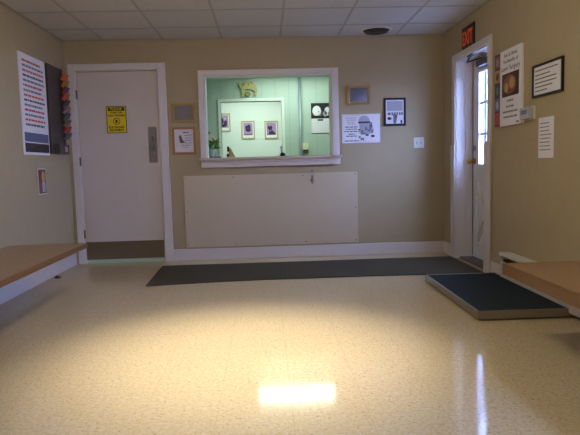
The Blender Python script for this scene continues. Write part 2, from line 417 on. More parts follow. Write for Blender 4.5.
PX0, PX1, PZ0, PZ1 = .13, DW-.13, .16, .82
for x0, x1, z0, z1 in ((PX0, PX0+.025, PZ0, PZ1), (PX1-.025, PX1, PZ0, PZ1), (PX0+.025, PX1-.025, PZ0, PZ0+.025), (PX0+.025, PX1-.025, PZ1-.025, PZ1)):
    b.box(x0, x1, -.016, -.0003, z0, z1, 'steel_door', .003)
for sgn in (1, -1):
    a = (PX0+.02, PZ0+.02) if sgn > 0 else (PX0+.02, PZ1-.02); e = (PX1-.02, PZ1-.02) if sgn > 0 else (PX1-.02, PZ0+.02)
    dx, dz = e[0]-a[0], e[1]-a[1]; L = math.hypot(dx, dz); nx, nz = -dz/L*.028, dx/L*.028
    for q in (1, -1):
        b.prism([(a[0]+nx*q, a[1]+nz*q), (e[0]+nx*q, e[1]+nz*q), (e[0]+nx*q*.55, e[1]+nz*q*.55), (a[0]+nx*q*.55, a[1]+nz*q*.55)], -.015, -.0003, 'steel_door')
b.build('crossbuck_panel', d2)
b = MB(); b.cyl((.062, 0, .988), (.062, -.008, .988), .032, .030, 'brass'); b.cyl((.062, -.008, .988), (.062, -.04, .988), .010, .012, 'brass'); b.ball((.062, -.055, .988), .028, 'brass', (1, .75, 1)); b.build('door_knob', d2)
b = MB(); b.cyl((.062, 0, 1.115), (.062, -.012, 1.115), .030, .026, 'steel'); b.box(.056, .068, -.028, -.012, 1.098, 1.132, 'steel', .002); b.build('deadbolt', d2)
box_obj('gap_shade', -.001, .024, -.0022, -.0004, .03, RZ-.02, 'black', d2)  # black strip painting the shade of the gap between slab and jamb
# the closer at the head of the door
cl = thing('door_closer', 'dark hydraulic door closer with folding arm at top of the outside door', 'door closer', (W+.158, RY1-.28, 1.905), -PI/2)
b = MB(); b.box(-.02, .24, -.062, -.006, -.028, .03, 'hinge_metal', .006); b.build('body', cl)
b = MB(); b.tube([(.06, -.035, .03), (.06, -.035, .048), (-.17, -.09, .05)], .0075, 'black'); b.tube([(-.17, -.09, .052), (.04, -.14, .055), (.10, -.15, .07)], .0075, 'black'); b.build('arm', cl)
b = MB(); b.box(.04, .18, -.165, -.135, .055, .075, 'hinge_metal', .003); b.build('bracket', cl)

# ---- lay-in diffuser in the ceiling
av = thing('ceiling_vent', 'round dark ceiling air vent near the back wall, above the black-framed print', 'ceiling vent', (3.215, -.262, H))
b = MB(); b.lathe((0, 0, 0), [(.165, -.001), (.165, -.006), (.140, -.016), (.135, -.010), (.135, -.002)], 'white_enamel', 36); b.build('rim', av)
b = MB(); b.lathe((0, 0, 0), [(.133, -.004), (.133, -.012), (.100, -.020), (.030, -.026), (.001, -.026)], 'black', 36)
for r in (.11, .08, .05): b.lathe((0, 0, 0), [(r, -.018), (r+.006, -.030), (r-.012, -.030), (r-.016, -.018)], 'dark_grey', 36)
b.build('louvre_rings', av)

# ---- lamps of the three rooms; the waiting-room panel is an added fill
def troffer(name, label, x0, x1, y0, y1, z, tube, group=None):
    t = thing(name, label, 'ceiling light', ((x0+x1)/2, (y0+y1)/2, z))
    hx, hy = (x1-x0)/2, (y1-y0)/2
    b = MB()
    for a in ((-hx, -hx+.02, -hy, hy), (hx-.02, hx, -hy, hy), (-hx+.02, hx-.02, -hy, -hy+.02), (-hx+.02, hx-.02, hy-.02, hy)): b.box(*a, -.03, -.001, 'white_enamel')
    b.build('frame', t)
    box_obj('diffuser', -hx+.02, hx-.02, -hy+.02, hy-.02, -.022, -.010, tube, t)
troffer('ceiling_light', 'fluorescent ceiling light over the reception desk behind the hatch', 1.85, 3.07, 1.60, 2.20, 2.36, 'tube_reception')
troffer('ceiling_light', 'fluorescent ceiling light in the room beyond the inner doorway', 1.3, 2.5, 3.1, 3.7, 2.36, 'tube_far')
troffer('ceiling_light', 'unseen fill light added on the waiting room ceiling behind the camera', 1.64, 2.24, -7.2, -6.0, H-.004, 'fill_waiting')  # unseen fixture, added to raise the room's general ambient light

dl = thing('recessed_downlight', 'round recessed ceiling downlight over the middle of the waiting room floor', 'ceiling light', (1.92, -3.15, H))
b = MB(); b.lathe((0, 0, 0), [(.11, -.001), (.11, -.007), (.088, -.010), (.085, -.002)], 'white_enamel', 32); b.build('rim', dl)
ld = bpy.data.lights.new('bulb', 'SPOT'); ld.energy = DOWNLIGHT_POWER; ld.color = DOWNLIGHT_COLOUR; ld.spot_size = DOWNLIGHT_CONE; ld.spot_blend = 1.0; ld.shadow_soft_size = .06
lo = bpy.data.objects.new('bulb', ld); COL.objects.link(lo); lo.parent = dl; lo.location = (0, 0, -.03)
ls = bpy.data.lights.new('spill', 'POINT'); ls.energy = DOWNLIGHT_SPILL; ls.color = DOWNLIGHT_COLOUR; ls.shadow_soft_size = .05
lo = bpy.data.objects.new('spill', ls); COL.objects.link(lo); lo.parent = dl; lo.location = (0, 0, -.035)

# ---- fibreboard panel under the hatch
pn = thing('wall_panel', 'large beige screwed-on panel on the wall below the reception hatch', 'panel', (2.112, 0, .138))
box_obj('board', -.932, .930, -.010, -.0005, .004, .770, 'panel_board', pn, .002)
for x, z in ((-.91, .745), (-.40, .745), (.34, .745), (.905, .745), (-.91, .385), (.905, .385), (-.91, .03), (-.40, .03), (.36, .03), (.905, .03)):
    b = MB(); b.cyl((x, -.0102, z), (x, -.0125, z), .007, .005, 'hinge_metal', 12); b.build('screw', pn)

# ---- black runner mat, a little wavy along its edges
b = MB(); n = 40
rnd = random.Random(4); top = []; bot = []
for k in range(n+1):
    f = k/n
    top.append((.972+(3.955-.972)*f, -.325 + .008*math.sin(9*f+1) + (.012*math.exp(-((f-.32)/.03)**2))))
    bot.append((1.005+(3.955-1.005)*f, -1.31 + .19*f*(1-f)*1.9 + .045*f + .01*math.sin(7*f)))
va = []
for (x, y), (x2, y2) in zip(top, bot):
    va.append([b.bm.verts.new((x+(x2-x)*q, y+(y2-y)*q, z)) for q, z in ((0, .001), (0, .007), (.5, .008), (1, .007), (1, .001))])
fs = []
for A, B in zip(va, va[1:]):
    for k in range(4): fs.append(b.bm.faces.new((A[k], A[k+1], B[k+1], B[k])))
    fs.append(b.bm.faces.new((A[4], A[0], B[0], B[4])))
fs.append(b.bm.faces.new(va[0])); fs.append(b.bm.faces.new(va[-1][::-1]))
b._new(fs, 'mat_rubber')
tag(b.build('floor_mat'), 'long black rubber runner mat on the floor along the back wall', 'mat')

# ---- walk-on animal scale
sc = thing('floor_scale', 'low walk-on animal scale with dark ribbed top and metal sides', 'scale', (3.642, -2.125, 0), math.radians(-.5))
hx, hy = .292, .605
b = MB()
for a in ((-hx, hx, -hy, -hy+.012), (-hx, hx, hy-.012, hy), (-hx, -hx+.012, -hy+.012, hy-.012), (hx-.012, hx, -hy+.012, hy-.012)): b.box(*a, .010, .062, 'aluminium', .002)
b.build('frame', sc)
b = MB(); b.box(-hx+.013, hx-.013, -hy+.013, hy-.013, .03, .060, 'scale_rubber', .003)
for k in range(44):
    x = -hx+.024+k*(2*hx-.048)/43; b.box(x-.002, x+.002, -hy+.02, hy-.02, .060, .0615, 'scale_rubber')
b.build('platform', sc)
for sx in (-1, 1):
    for sy in (-1, 1):
        b = MB(); b.cyl((sx*(hx-.05), sy*(hy-.06), .0005), (sx*(hx-.05), sy*(hy-.06), .029), .022, .022, 'black', 16); b.build('foot', sc)

# ---- benches: plank seats on wall brackets
def bench(label, loc, rz, L, D, th, brackets, zs=.42):
    t = thing('wall_bench', label, 'bench', loc, rz)           # local x: away from wall, y: along it
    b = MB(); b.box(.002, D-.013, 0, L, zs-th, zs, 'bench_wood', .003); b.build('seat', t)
    b = MB(); b.box(D-.0125, D, 0, L, zs-th, zs, 'bench_edge_wood', .003); b.build('front_edge', t)  # front edge in a darker, more orange tone than the seat
    for y in brackets:
        b = MB(); b.box(.002, .012, y-.02, y+.02, .14, zs-th-.001, 'black'); b.box(.012, D-.12, y-.016, y+.016, zs-th-.008, zs-th-.0005, 'black')
        b.cyl((.008, y, .16), (D-.14, y, zs-th-.012), .012, .012, 'black', 10); b.build('bracket', t)
    return t
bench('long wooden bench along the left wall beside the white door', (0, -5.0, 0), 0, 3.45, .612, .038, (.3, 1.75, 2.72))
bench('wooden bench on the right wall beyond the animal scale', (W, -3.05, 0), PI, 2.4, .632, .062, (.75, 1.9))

# ---- baseboard heater
ht = thing('baseboard_heater', 'white electric baseboard heater along the right wall under the bench', 'heater', (W, -1.69, 0), -PI/2)  # local x towards camera, y into wall
L = 3.2
b = MB(); b.prism([(0, .02), (L, .02), (L, .25), (0, .25)], -.012, -.001, 'heater_enamel'); b.build('back_plate', ht)
b = MB(); r = b.box(0, L, -.075, -.064, .035, .185, 'heater_enamel', .003); b.build('front_panel', ht)
b = MB(); b.box(-.002, L, -.088, -.001, .25, .258, 'white_enamel', .002); b.box(-.002, L, -.088, -.082, .236, .25, 'white_enamel'); b.build('top_cover', ht)
b = MB(); b.box(.014, L, -.060, -.013, .06, .20, 'black'); b.build('element', ht)
b = MB(); b.box(-.001, .012, -.078, -.001, .02, .249, 'heater_enamel', .001); b.build('end_cap', ht)
b = MB(); b.box(.012, L, -.070, -.013, .03, .035, 'heater_enamel'); b.build('base_lip', ht)

# ================================================================== THINGS ON THE BACK WALL
def picture(name, label, cat, x0, x1, z0, z1, fr, border, mats, printer, y=0, lean=0, rz=0, loc=None, depth=.018, group=None, bottom=None):
    """framed picture; the printer draws on the picture's own mesh"""
    cx = (x0+x1)/2; w_, h_ = x1-x0, z1-z0
    t = thing(name, label, cat, loc or (cx, y-.001-math.sin(lean)*.02, z0), rz, group, rx=lean)
    b = MB(); hw = w_/2
    for a in ((-hw, -hw+border, 0, h_), (hw-border, hw, 0, h_), (-hw+border, hw-border, 0, border), (-hw+border, hw-border, h_-border, h_)):
        b.box(a[0], a[1], -depth, 0, a[2], a[3], fr, min(.003, border*.2))
    b.build('frame', t)
    b = MB(); b.box(-hw+border, hw-border, -.008, -.001, border, h_-border, mats)
    printer(b, -hw+border, hw-border, border, h_-border, -.0086, -.008); b.build('print', t)
    return t
def pr_cert(b, x0, x1, z0, z1, ya, yb):
    r = random.Random(3); h = z1-z0
    for f, wd in ((.82, .5), (.68, .8), (.56, .7), (.44, .8), (.32, .6), (.14, .5)): dashes(b, r, x0+.015, x1-.015, z0+h*f, h*.035, ya, yb, 'ink_soft', True, wd)
picture('framed_certificate', 'grey certificate in flat tan frame, left of hatch, above the cat picture', 'picture', 1.085, 1.340, 1.470, 1.675, 'gold_frame', .028, 'certificate', pr_cert)
def pr_cat(b, x0, x1, z0, z1, ya, yb):
    w_, h = x1-x0, z1-z0; X = lambda u: x0+w_*u; Z = lambda v: z0+h*v
    b.prism([(X(u), Z(v)) for u, v in ((.24, .62), (.22, .75), (.27, .71), (.33, .76), (.37, .66), (.42, .55), (.47, .48), (.56, .45), (.50, .41), (.38, .40), (.28, .40), (.25, .52))], ya, yb, 'cat_brown')
    r = random.Random(5)
    dashes(b, r, X(.42), X(.78), Z(.84), h*.04, ya, yb, 'ink', True, .8)
    for v in (.72, .60, .50, .385): dashes(b, r, X(.52), X(.92), Z(v), h*.028, ya, yb, 'ink_soft', True, .9)
    for v in (.28, .19): dashes(b, r, X(.3), X(.85), Z(v), h*.03, ya, yb, 'ink_soft', True, .85 if v > .2 else .5)
picture('framed_picture', 'orange wood-framed verse with a sitting cat, left of hatch', 'picture', 1.082, 1.328, 1.138, 1.427, 'oak_frame', .024, 'glossy_paper', pr_cat)
def pr_cert2(b, x0, x1, z0, z1, ya, yb):
    r = random.Random(8); h = z1-z0
    for f, wd in ((.80, .7), (.66, .5), (.50, .6), (.34, .4), (.18, .7)): dashes(b, r, x0+.01, x1-.01, z0+h*f, h*.04, ya, yb, 'ink', True, wd)
picture('framed_certificate', 'glossy certificate in olive-tan frame, right of hatch, above the cartoon poster', 'picture', 2.943, 3.192, 1.620, 1.822, 'gold_frame', .028, 'certificate_glass', pr_cert2, lean=math.radians(2.8))
def pr_black(b, x0, x1, z0, z1, ya, yb):
    w_, h = x1-x0, z1-z0; X = lambda u: x0+w_*u; Z = lambda v: z0+h*v
    b.box(X(.06), X(.94), ya, yb, Z(.54), Z(.95), 'paper_grey')
    r = random.Random(2)
    for v in (.86, .78, .70, .62): dashes(b, r, X(.12), X(.88), Z(v), h*.02, ya-.0003, ya, 'ink_faint', True, .9)
    for u, v, ru, rv in ((.2, .22, .12, .06), (.5, .12, .09, .12), (.55, .3, .08, .09), (.86, .08, .05, .08), (.14, .42, .05, .04)): b.disc(X(u), Z(v), w_*ru, h*rv, ya, yb, 'ink', 12)
    for u in (.22, .36, .5, .64, .78, .9): b.box(X(u-.045), X(u+.045), ya, yb, Z(.36), Z(.48), 'ink_soft')
    b.prism([(X(.4), Z(.40)), (X(.5), Z(.42)), (X(.62), Z(.2)), (X(.56), Z(.02)), (X(.42), Z(.02))], ya-.0003, ya, 'ink_soft')
picture('framed_print', 'black-framed paper with small drawing, right of hatch, above the light switch', 'picture', 3.336, 3.573, 1.387, 1.682, 'black_frame', .022, 'paper', pr_black)

# ---- cartoon poster
po = thing('cartoon_poster', 'white paper cartoon poster pinned right of hatch, beneath the tan certificate', 'poster', (3.090, -.001, 1.214))
b = MB(); b.box(-.206, .206, -.002, 0, 0, .306, 'paper'); b.build('sheet', po)
b = MB(); r = random.Random(11); ya, yb = -.0028, -.0021
for a in ((-.196, .196, .295, .2965), (-.196, .196, .010, .0115)): b.box(a[0], a[1], ya, yb, a[2], a[3], 'ink_faint')
for x in (-.196, .1945): b.box(x, x+.0015, ya, yb, .0115, .295, 'ink_faint')
for z, f in ((.262, .8), (.240, .65), (.218, .6), (.198, .5)): dashes(b, r, -.18, -.03, z, .0075, ya, yb, 'ink_faint', True, f)
for z, f in ((.165, .9), (.142, .8), (.118, 1.0), (.090, .4), (.068, .75), (.018, 1.0)): dashes(b, r, -.18, -.025, z, .011, ya, yb, 'ink_soft', True, f)
# figure: a domed shape over a dark band, dangling limbs, shoes, and a small dog
b.prism([(.035+.062*math.cos(PI*k/14), .222+.066*math.sin(PI*k/14)) for k in range(15)], ya, yb, 'paper_grey')
b.box(-.030, .100, ya-.0002, yb, .208, .226, 'ink')
b.prism([(-.022, .208), (.10, .208), (.125, .18), (.135, .13), (.12, .10), (.06, .088), (.0, .085), (-.025, .12), (-.015, .16)], ya, yb, 'ink_faint')
for u, v, ru, rv in ((.055, .15, .016, .022), (.10, .165, .014, .035), (.085, .13, .02, .016), (.01, .12, .014, .02), (.03, .10, .03, .01), (.12, .12, .012, .02)): b.disc(u, v, ru, rv, ya-.0003, yb, 'ink_soft', 14)
for u, v, ru, rv in ((.065, .082, .02, .010), (.125, .070, .022, .013), (-.02, .14, .012, .006), (.11, .19, .008, .03)): b.disc(u, v, ru, rv, ya-.0004, yb, 'ink', 14)
b.disc(-.016, .062, .013, .012, ya, yb, 'ink_soft', 12); b.disc(.012, .042, .022, .012, ya, yb, 'ink_soft', 12); b.box(-.004, .004, ya, yb, .022, .042, 'ink_soft'); b.box(.022, .03, ya, yb, .022, .042, 'ink_soft')
b.build('drawing', po)

# ---- double light switch
sw = thing('light_switch', 'white double light-switch plate on the back wall near the right corner', 'switch', (3.714, -.0008, 1.143))
b = MB(); b.box(-.057, .057, -.006, 0, 0, .115, 'white_enamel', .003); b.build('plate', sw)
for x in (-.023, .023):
    b = MB(); b.box(x-.006, x+.006, -.008, -.0062, .045, .070, 'paper_grey'); b.box(x-.004, x+.004, -.016, -.008, .056, .067, 'heater_enamel', .0015, Matrix.Rotation(.3, 3, 'X')); b.build('toggle', sw)

# ---- keys on a hook
ky = thing('key_bunch', 'bunch of keys hanging from a hook on the beige panel', 'keys', (2.552, -.012, .915))
b = MB(); b.cyl((0, 0, .016), (0, -.004, .016), .010, .010, 'hinge_metal', 12); b.tube([(0, -.004, .016), (0, -.022, .010), (0, -.026, .002), (0, -.022, -.006), (0, -.030, -.002)], .0028, 'hinge_metal', 8); b.build('hook', ky)
b = MB(); pts = [(.016*math.sin(a), -.020, -.018+.016*math.cos(a)) for a in [2*PI*k/14 for k in range(15)]]; b.tube(pts, .0018, 'steel', 6); b.build('ring', ky)
for ang, m_, ln, y in ((-.22, 'brass', .085, -.014), (.12, 'black', .07, -.019), (.30, 'steel', .075, -.024), (.02, 'hinge_metal', .095, -.010)):
    b = MB(); b.disc(0, -.014, .013, .015, -.002, 0, m_, 14); b.box(-.005, .005, -.002, 0, -ln, -.024, m_); b.box(.005, .008, -.002, 0, -ln+.004, -ln+.010, m_); b.box(.005, .0075, -.002, 0, -ln+.018, -ln+.024, m_)
    o = b.build('key', ky); o.location = (0, y, -.030); o.rotation_euler = (0, ang, 0)

# ---- yellow sign on the left door
sg = thing('door_sign', 'yellow PLEASE TURN OFF CELL PHONES sign on the white door', 'sign', (.503, .0195, 1.381))
b = MB(); b.box(-.104, .104, -.003, 0, 0, .281, 'sign_black', .001); b.box(-.097, .097, -.0036, -.003, .007, .274, 'sign_yellow'); b.box(-.085, .085, -.0042, -.0036, .231, .268, 'sign_black'); b.build('plate', sg)
text('lettering', [('PLEASE', 0, .239, .022, .125)], 'sign_yellow', sg, y=-.0042, bold=.02)
text('lettering', [('TURN OFF', 0, .204, .018, .125), ('CELL PHONES', 0, .176, .018, .178), ('&', -.070, .076, .010, None), ('ELECTRONIC', 0, .052, .020, .165), ('EQUIPMENT', 0, .022, .020, .150)], 'sign_black', sg, y=-.0036, bold=.035)
b = MB(); nn = 28
for k in range(nn):
    a0, a1 = 2*PI*k/nn, 2*PI*(k+1)/nn; R0, R1 = .036, .030
    b.prism([(R0*math.cos(a0), .124+R0*math.sin(a0)), (R0*math.cos(a1), .124+R0*math.sin(a1)), (R1*math.cos(a1), .124+R1*math.sin(a1)), (R1*math.cos(a0), .124+R1*math.sin(a0))], -.0042, -.0036, 'sign_black')
b.box(-.031, .031, -.0043, -.0036, .1215, .1265, 'sign_black', 0, Matrix.Rotation(PI/4, 3, 'Y'), Vector((0, -.004, .124)))
b.box(-.008, .008, -.0042, -.0036, .106, .140, 'sign_black', 0, Matrix.Rotation(.5, 3, 'Y'), Vector((0, -.004, .124)))
b.build('no_phone_symbol', sg)

# ================================================================== RIGHT WALL
def on_right(y_far, z): return (W-.001, y_far, z)
ex = thing('exit_sign', 'black EXIT sign with orange-red letters above the outside door', 'sign', on_right(-.592, 2.035), -PI/2)
b = MB(); b.box(0, .325, -.012, 0, 0, .215, 'exit_black', .003); b.box(.016, .309, -.0128, -.012, .030, .190, 'exit_dark_red'); b.build('plate', ex)
text('lettering', [('EXIT', .162, .050, .120, .265)], 'exit_red', ex, y=-.0128, depth=.001, bold=.025)

ps = thing('clinic_poster', 'tall white laser surgery poster with photo strip on the right wall', 'poster', on_right(-1.412, 1.262), -PI/2)
b = MB(); b.box(.115, .502, -.020, 0, 0, .590, 'paper', .001); small = b
b = MB(); b.box(0, .113, -.018, 0, .005, .585, 'purple', .001)
for k, (m1, m2) in enumerate((('red', 'warm_photo'), ('grey_blue', 'paper_grey'), ('green_photo', 'grey_blue'), ('warm_photo_light', 'cat_brown'), ('warm_photo', 'purple_light'))):
    z = .015+k*.114; b.box(.010, .103, -.0186, -.018, z, z+.100, m1); b.disc(.058, z+.048, .028, .034, -.0192, -.0186, m2, 16)
b.build('photo_strip', ps)
b = MB(); b.box(.155, .462, -.0206, -.020, .225, .405, 'warm_photo_dark'); b.disc(.30, .315, .12, .075, -.0212, -.0206, 'warm_photo', 20); b.disc(.34, .325, .05, .045, -.0218, -.0212, 'warm_photo_light', 16); b.disc(.24, .295, .035, .04, -.0218, -.0212, 'warm_photo_light', 14); b.build('photograph', ps)
text('lettering', [('Ask Us About', .308, .535, .026, .24), ('The Benefits of', .308, .487, .026, .27), ('Laser Surgery', .308, .430, .034, .34)], 'ink', ps, y=-.020)
b = small; r = random.Random(21)
for z, f in ((.185, .35), (.140, .45), (.100, .85), (.060, .75)): dashes(b, r, .15, .47, z, .014, -.0206, -.020, 'ink_soft', True, f)
dashes(b, r, .42, .47, .015, .010, -.0206, -.020, 'ink', True, 1); b.build('board', ps)

def pr_doc(b, x0, x1, z0, z1, ya, yb):
    r = random.Random(31); h = z1-z0
    for f, wd in ((.84, .9), (.68, .6), (.54, .85), (.40, .85), (.26, .7), (.12, .5)): dashes(b, r, x0+.02, x1-.02, z0+h*f, h*.04, ya, yb, 'ink', False, wd)
picture('framed_notice', 'black-framed white notice on the right wall beside the laser surgery poster', 'picture', 0, .42, 1.425, 1.650, 'black_frame', .016, 'paper', pr_doc, rz=-PI/2, loc=on_right(-2.285, 1.425))
th = thing('thermostat', 'small beige thermostat box on the right wall beside the poster', 'thermostat', on_right(-1.955, 1.278), -PI/2)
b = MB(); b.box(0, .150, -.012, 0, 0, .095, 'cream_plastic', .002); b.build('back_plate', th)
b = MB(); b.box(.004, .146, -.052, -.012, .006, .089, 'paper_grey', .004); b.box(-.0015+.004, .0045, -.045, -.018, .03, .072, 'grey_blue'); b.build('cover', th)
b = MB(); b.box(.03, .12, -.0535, -.052, .04, .07, 'grey_blue'); b.build('dial', th)
nt_ = thing('paper_notice', 'plain white sheet of paper taped low on the right wall below the notice', 'notice', on_right(-2.155, 1.0), -PI/2)
b = MB(); b.box(0, .215, -.0015, 0, 0, .279, 'paper'); r = random.Random(41)
for k in range(8): dashes(b, r, .02, .195, .235-k*.026, .007, -.0021, -.0015, 'ink_soft', False, r.uniform(.6, 1)); 
b.build('sheet', nt_)

# ================================================================== LEFT WALL
# local x runs away from the camera, y into the wall
rk = thing('brochure_rack', 'dark grey wall-mounted brochure rack on the left wall beside the door', 'rack', (.001, -.60, 1.165), PI/2)
b = MB(); b.box(.045, .44, -.020, 0, .0, .855, 'dark_grey', .003); b.build('back_panel', rk)
b = MB(); b.box(.40, .44, -.030, -.0205, .02, .855, 'dark_grey', .003); b.build('side_rail', rk)
b = MB(); b.box(.12, .395, -.070, -.0205, .0, .095, 'dark_grey', .003); b.build('tray', rk)
b = MB(); b.box(.27, .34, -.0712, -.0702, .02, .075, 'paper_grey'); b.build('label_card', rk)
names = list(BRO)
for k, nm in enumerate(names):
    z = 1.965 - k*.0650
    o = thing('brochure', dict(orange='bright orange brochure at the top of the wall rack', amber='amber brochure second from the top of the wall rack', maroon='maroon brochure under the amber one in the wall rack',
        vermilion='vermilion brochure above the navy one in the wall rack', navy='navy brochure under the vermilion one in the wall rack', mauve='mauve brochure above the teal one in the wall rack', teal='dark teal brochure in the middle of the wall rack',
        brown='brown brochure under the dark teal one in the wall rack', red='red brochure second from the bottom of the wall rack', slate_blue='slate blue brochure at the bottom of the wall rack')[nm], 'brochure', (.040, -.225, z-.055), PI/2, 'brochures in the wall rack')
    b = MB(); tilt = Matrix.Rotation(math.radians(38), 3, 'X')
    b.box(-.058, .058, -.013, -.006, 0, .072, 'paper', 0, tilt, Vector((0, 0, 0))); b.build('pages', o)
    b = MB(); b.box(-.060, .060, -.0165, -.0135, 0, .074, 'brochure_'+nm, 0, tilt, Vector((0, 0, 0))); b.box(-.060, .060, -.0128, -.004, .0725, .0755, 'brochure_'+nm, 0, tilt, Vector((0, 0, 0))); b.box(-.0605, -.0585, -.0128, -.006, 0, .072, 'brochure_'+nm, 0, tilt, Vector((0, 0, 0))); b.build('cover', o)
    b = MB(); b.box(.135+.055+.045-.08, .39, -.024, -.0205, z-1.165-.068, z-1.165-.056, 'dark_grey'); b.build('pocket', rk)
lp = thing('bulletin_poster', 'pale printed poster with coloured lines on the left wall, left of the brochure rack', 'poster', (.001, -1.16, 1.145), PI/2)
b = MB(); b.box(0, .575, -.012, 0, 0, .870, 'paper', .002); r = random.Random(51)
for k in range(14):
    m_ = ('brochure_red', 'grey_blue', 'brochure_vermilion', 'brochure_teal', 'ink_soft')[k % 5]; dashes(b, r, .06, .53, .80-k*.042, .018, -.0128, -.012, m_, False, r.uniform(.8, 1.0))
b.build('board', lp)
b = MB(); b.box(.02, .555, -.0130, -.012, .025, .105, 'brochure_navy'); b.box(.02, .555, -.0130, -.012, .115, .195, 'slate'); b.build('footer_band', lp)
fl_ = thing('flyer', 'small reddish picture flyer taped on the left wall under the bulletin poster', 'flyer', (.001, -.885, .79), PI/2)
b = MB(); b.box(0, .185, -.0015, 0, 0, .235, 'paper'); b.build('sheet', fl_)
b = MB(); b.box(.006, .179, -.002, -.0015, .006, .229, 'cat_brown'); b.disc(.12, .16, .04, .05, -.0025, -.002, 'warm_photo_light', 16); b.box(.085, .155, -.0026, -.002, .02, .115, 'paper_grey'); b.disc(.05, .10, .03, .06, -.0025, -.002, 'brochure_maroon', 14); b.build('photograph', fl_)

# small dark scrap lying by the left baseboard
b = MB(); b.ball((0, 0, .014), .02, 'black', (1, .8, .7), 10); b.ball((.018, .012, .010), .013, 'dark_grey', (1.2, .8, .7), 8); b.ball((-.016, .010, .009), .012, 'black', (1.2, .8, .7), 8); b.ball((0, -.01, .028), .008, 'dark_grey', (1, 1, 1), 8)
tag(b.build('door_stop', None, (.082, -.80, 0)), 'small dark lump lying on the floor beside the left baseboard', 'door stop')

# ================================================================== SEEN THROUGH THE HATCH
CT = 1.0945
# camel plaque on the reception wall
def px2(u, v): return (1.6105 + ((225+u/12.42)-233.0)*.01452, 2.254 - ((75+v/12.42)-81.0)*.01452)
cp = thing('camel_plaque', 'painted camel-shaped plaque on the mint wall above the inner doorway', 'plaque', (0, YB-.001, 0))
b = MB()
ol = [(172, 118), (180, 102), (205, 96), (235, 100), (262, 92), (280, 76), (300, 72), (320, 80), (345, 92), (368, 112), (388, 145), (405, 180), (408, 205), (400, 238), (390, 258), (364, 252), (366, 240), (378, 222), (370, 205), (352, 196), (325, 184), (285, 178), (255, 186), (244, 200), (246, 240), (238, 268), (192, 272), (206, 255), (208, 225), (215, 192), (200, 170), (184, 148)]
b.prism([px2(*p) for p in ol], -.034, -.012, 'camel_cream'); b.cyl((1.80, -.012, 2.17), (1.80, 0, 2.17), .03, .03, 'camel_cream'); b.build('body', cp)
b = MB(); c0 = px2(284, 236); b.disc(c0[0], c0[1], .042, .040, -.030, 0, 'camel_olive', 18); b.build('round_plant', cp)
for poly in (((212, 120), (232, 106), (252, 112), (240, 136), (222, 138)), ((288, 124), (300, 96), (308, 120), (298, 136)), ((318, 92), (340, 98), (352, 112), (338, 112), (322, 104))):
    b = MB(); b.prism([px2(*p) for p in poly], -.0355, -.034, 'camel_orange'); b.build('saddle_patch', cp)
# three framed animal photographs in the far room
def pr_pup(seed):
    def f(b, x0, x1, z0, z1, ya, yb):
        w_, h = x1-x0, z1-z0; X = lambda u: x0+w_*u; Z = lambda v: z0+h*v
        b.box(X(.08), X(.92), ya, yb, Z(.17), Z(.95), 'purple_light'); y2 = ya-.0006
        if seed == 0:
            for u, v, a, c, mm in ((.35, .6, .14, .2, 'purple_ink'), (.65, .45, .16, .22, 'purple'), (.45, .3, .16, .1, 'purple_ink'), (.6, .72, .1, .12, 'paper_grey')): b.disc(X(u), Z(v), w_*a, h*c, y2, ya, mm, 16)
        elif seed == 1:
            b.prism([(X(u), Z(v)) for u, v in ((.24, .74), (.40, .78), (.62, .86), (.72, .74), (.74, .44), (.52, .36), (.28, .44))], y2, ya, 'purple_ink'); b.disc(X(.53), Z(.58), w_*.09, h*.08, y2-.0004, y2, 'purple', 12); b.box(X(.12), X(.88), y2, ya, Z(.19), Z(.24), 'purple')
        else:
            b.prism([(X(u), Z(v)) for u, v in ((.2, .78), (.36, .72), (.52, .78), (.60, .66), (.54, .50), (.74, .36), (.88, .28), (.88, .18), (.12, .18), (.3, .3), (.28, .5), (.18, .6))], y2, ya, 'purple_ink'); b.disc(X(.42), Z(.45), w_*.07, h*.05, y2-.0004, y2, 'purple_light', 12)
    return f
picture('framed_photo', 'gold-framed purple photo seen partly behind the inner doorway edge, leftmost in the far room', 'picture', 1.222, 1.456, 1.622, 1.940, 'pale_gold', .020, 'paper', pr_pup(0), y=4.2)
picture('framed_photo', 'gold-framed purple photo of a dark square-headed animal, middle of far room', 'picture', 1.650, 1.884, 1.481, 1.800, 'pale_gold', .020, 'paper', pr_pup(1), y=4.2)
picture('framed_photo', 'gold-framed purple photo of a perky-eared dark animal, rightmost in far room', 'picture', 2.062, 2.301, 1.476, 1.792, 'pale_gold', .020, 'paper', pr_pup(2), y=4.2)
# calendar
ca = thing('wall_calendar', 'wall calendar with animal photo on the mint wall behind the hatch', 'calendar', (2.912, YB-.001, 1.459))
b = MB(); b.box(-.150, .150, -.004, 0, .222, .449, 'black', .001)
for u, v, ru, rv, mm in ((-.065, .335, .065, .075, 'paper'), (-.10, .315, .035, .06, 'cat_brown'), (-.02, .30, .05, .05, 'cat_brown'), (-.03, .285, .026, .03, 'paper'), (.095, .325, .045, .065, 'paper'), (.06, .29, .03, .045, 'paper_grey'), (.125, .29, .02, .04, 'cat_brown'), (-.075, .32, .008, .010, 'ink'), (-.035, .322, .008, .010, 'ink')):
    b.disc(u, v, ru, rv, -.005 - .0004*(abs(hash((u, v))) % 3), -.004, mm, 18)
b.build('photo_page', ca)
b = MB(); b.box(-.146, .150, -.006, -.001, 0, .220, 'paper', .001); b.box(-.146, .15, -.0075, -.001, 0, .006, 'slate')
b.box(-.055, .03, -.0066, -.006, .185, .212, 'green_photo')
for k in range(6): b.box(-.135, .14, -.0064, -.006, .018+k*.03, .0195+k*.03, 'ink_faint')
for k in range(8): b.box(-.135+k*.0392, -.1335+k*.0392, -.0064, -.006, .018, .1695, 'ink_faint')
b.build('date_page', ca)
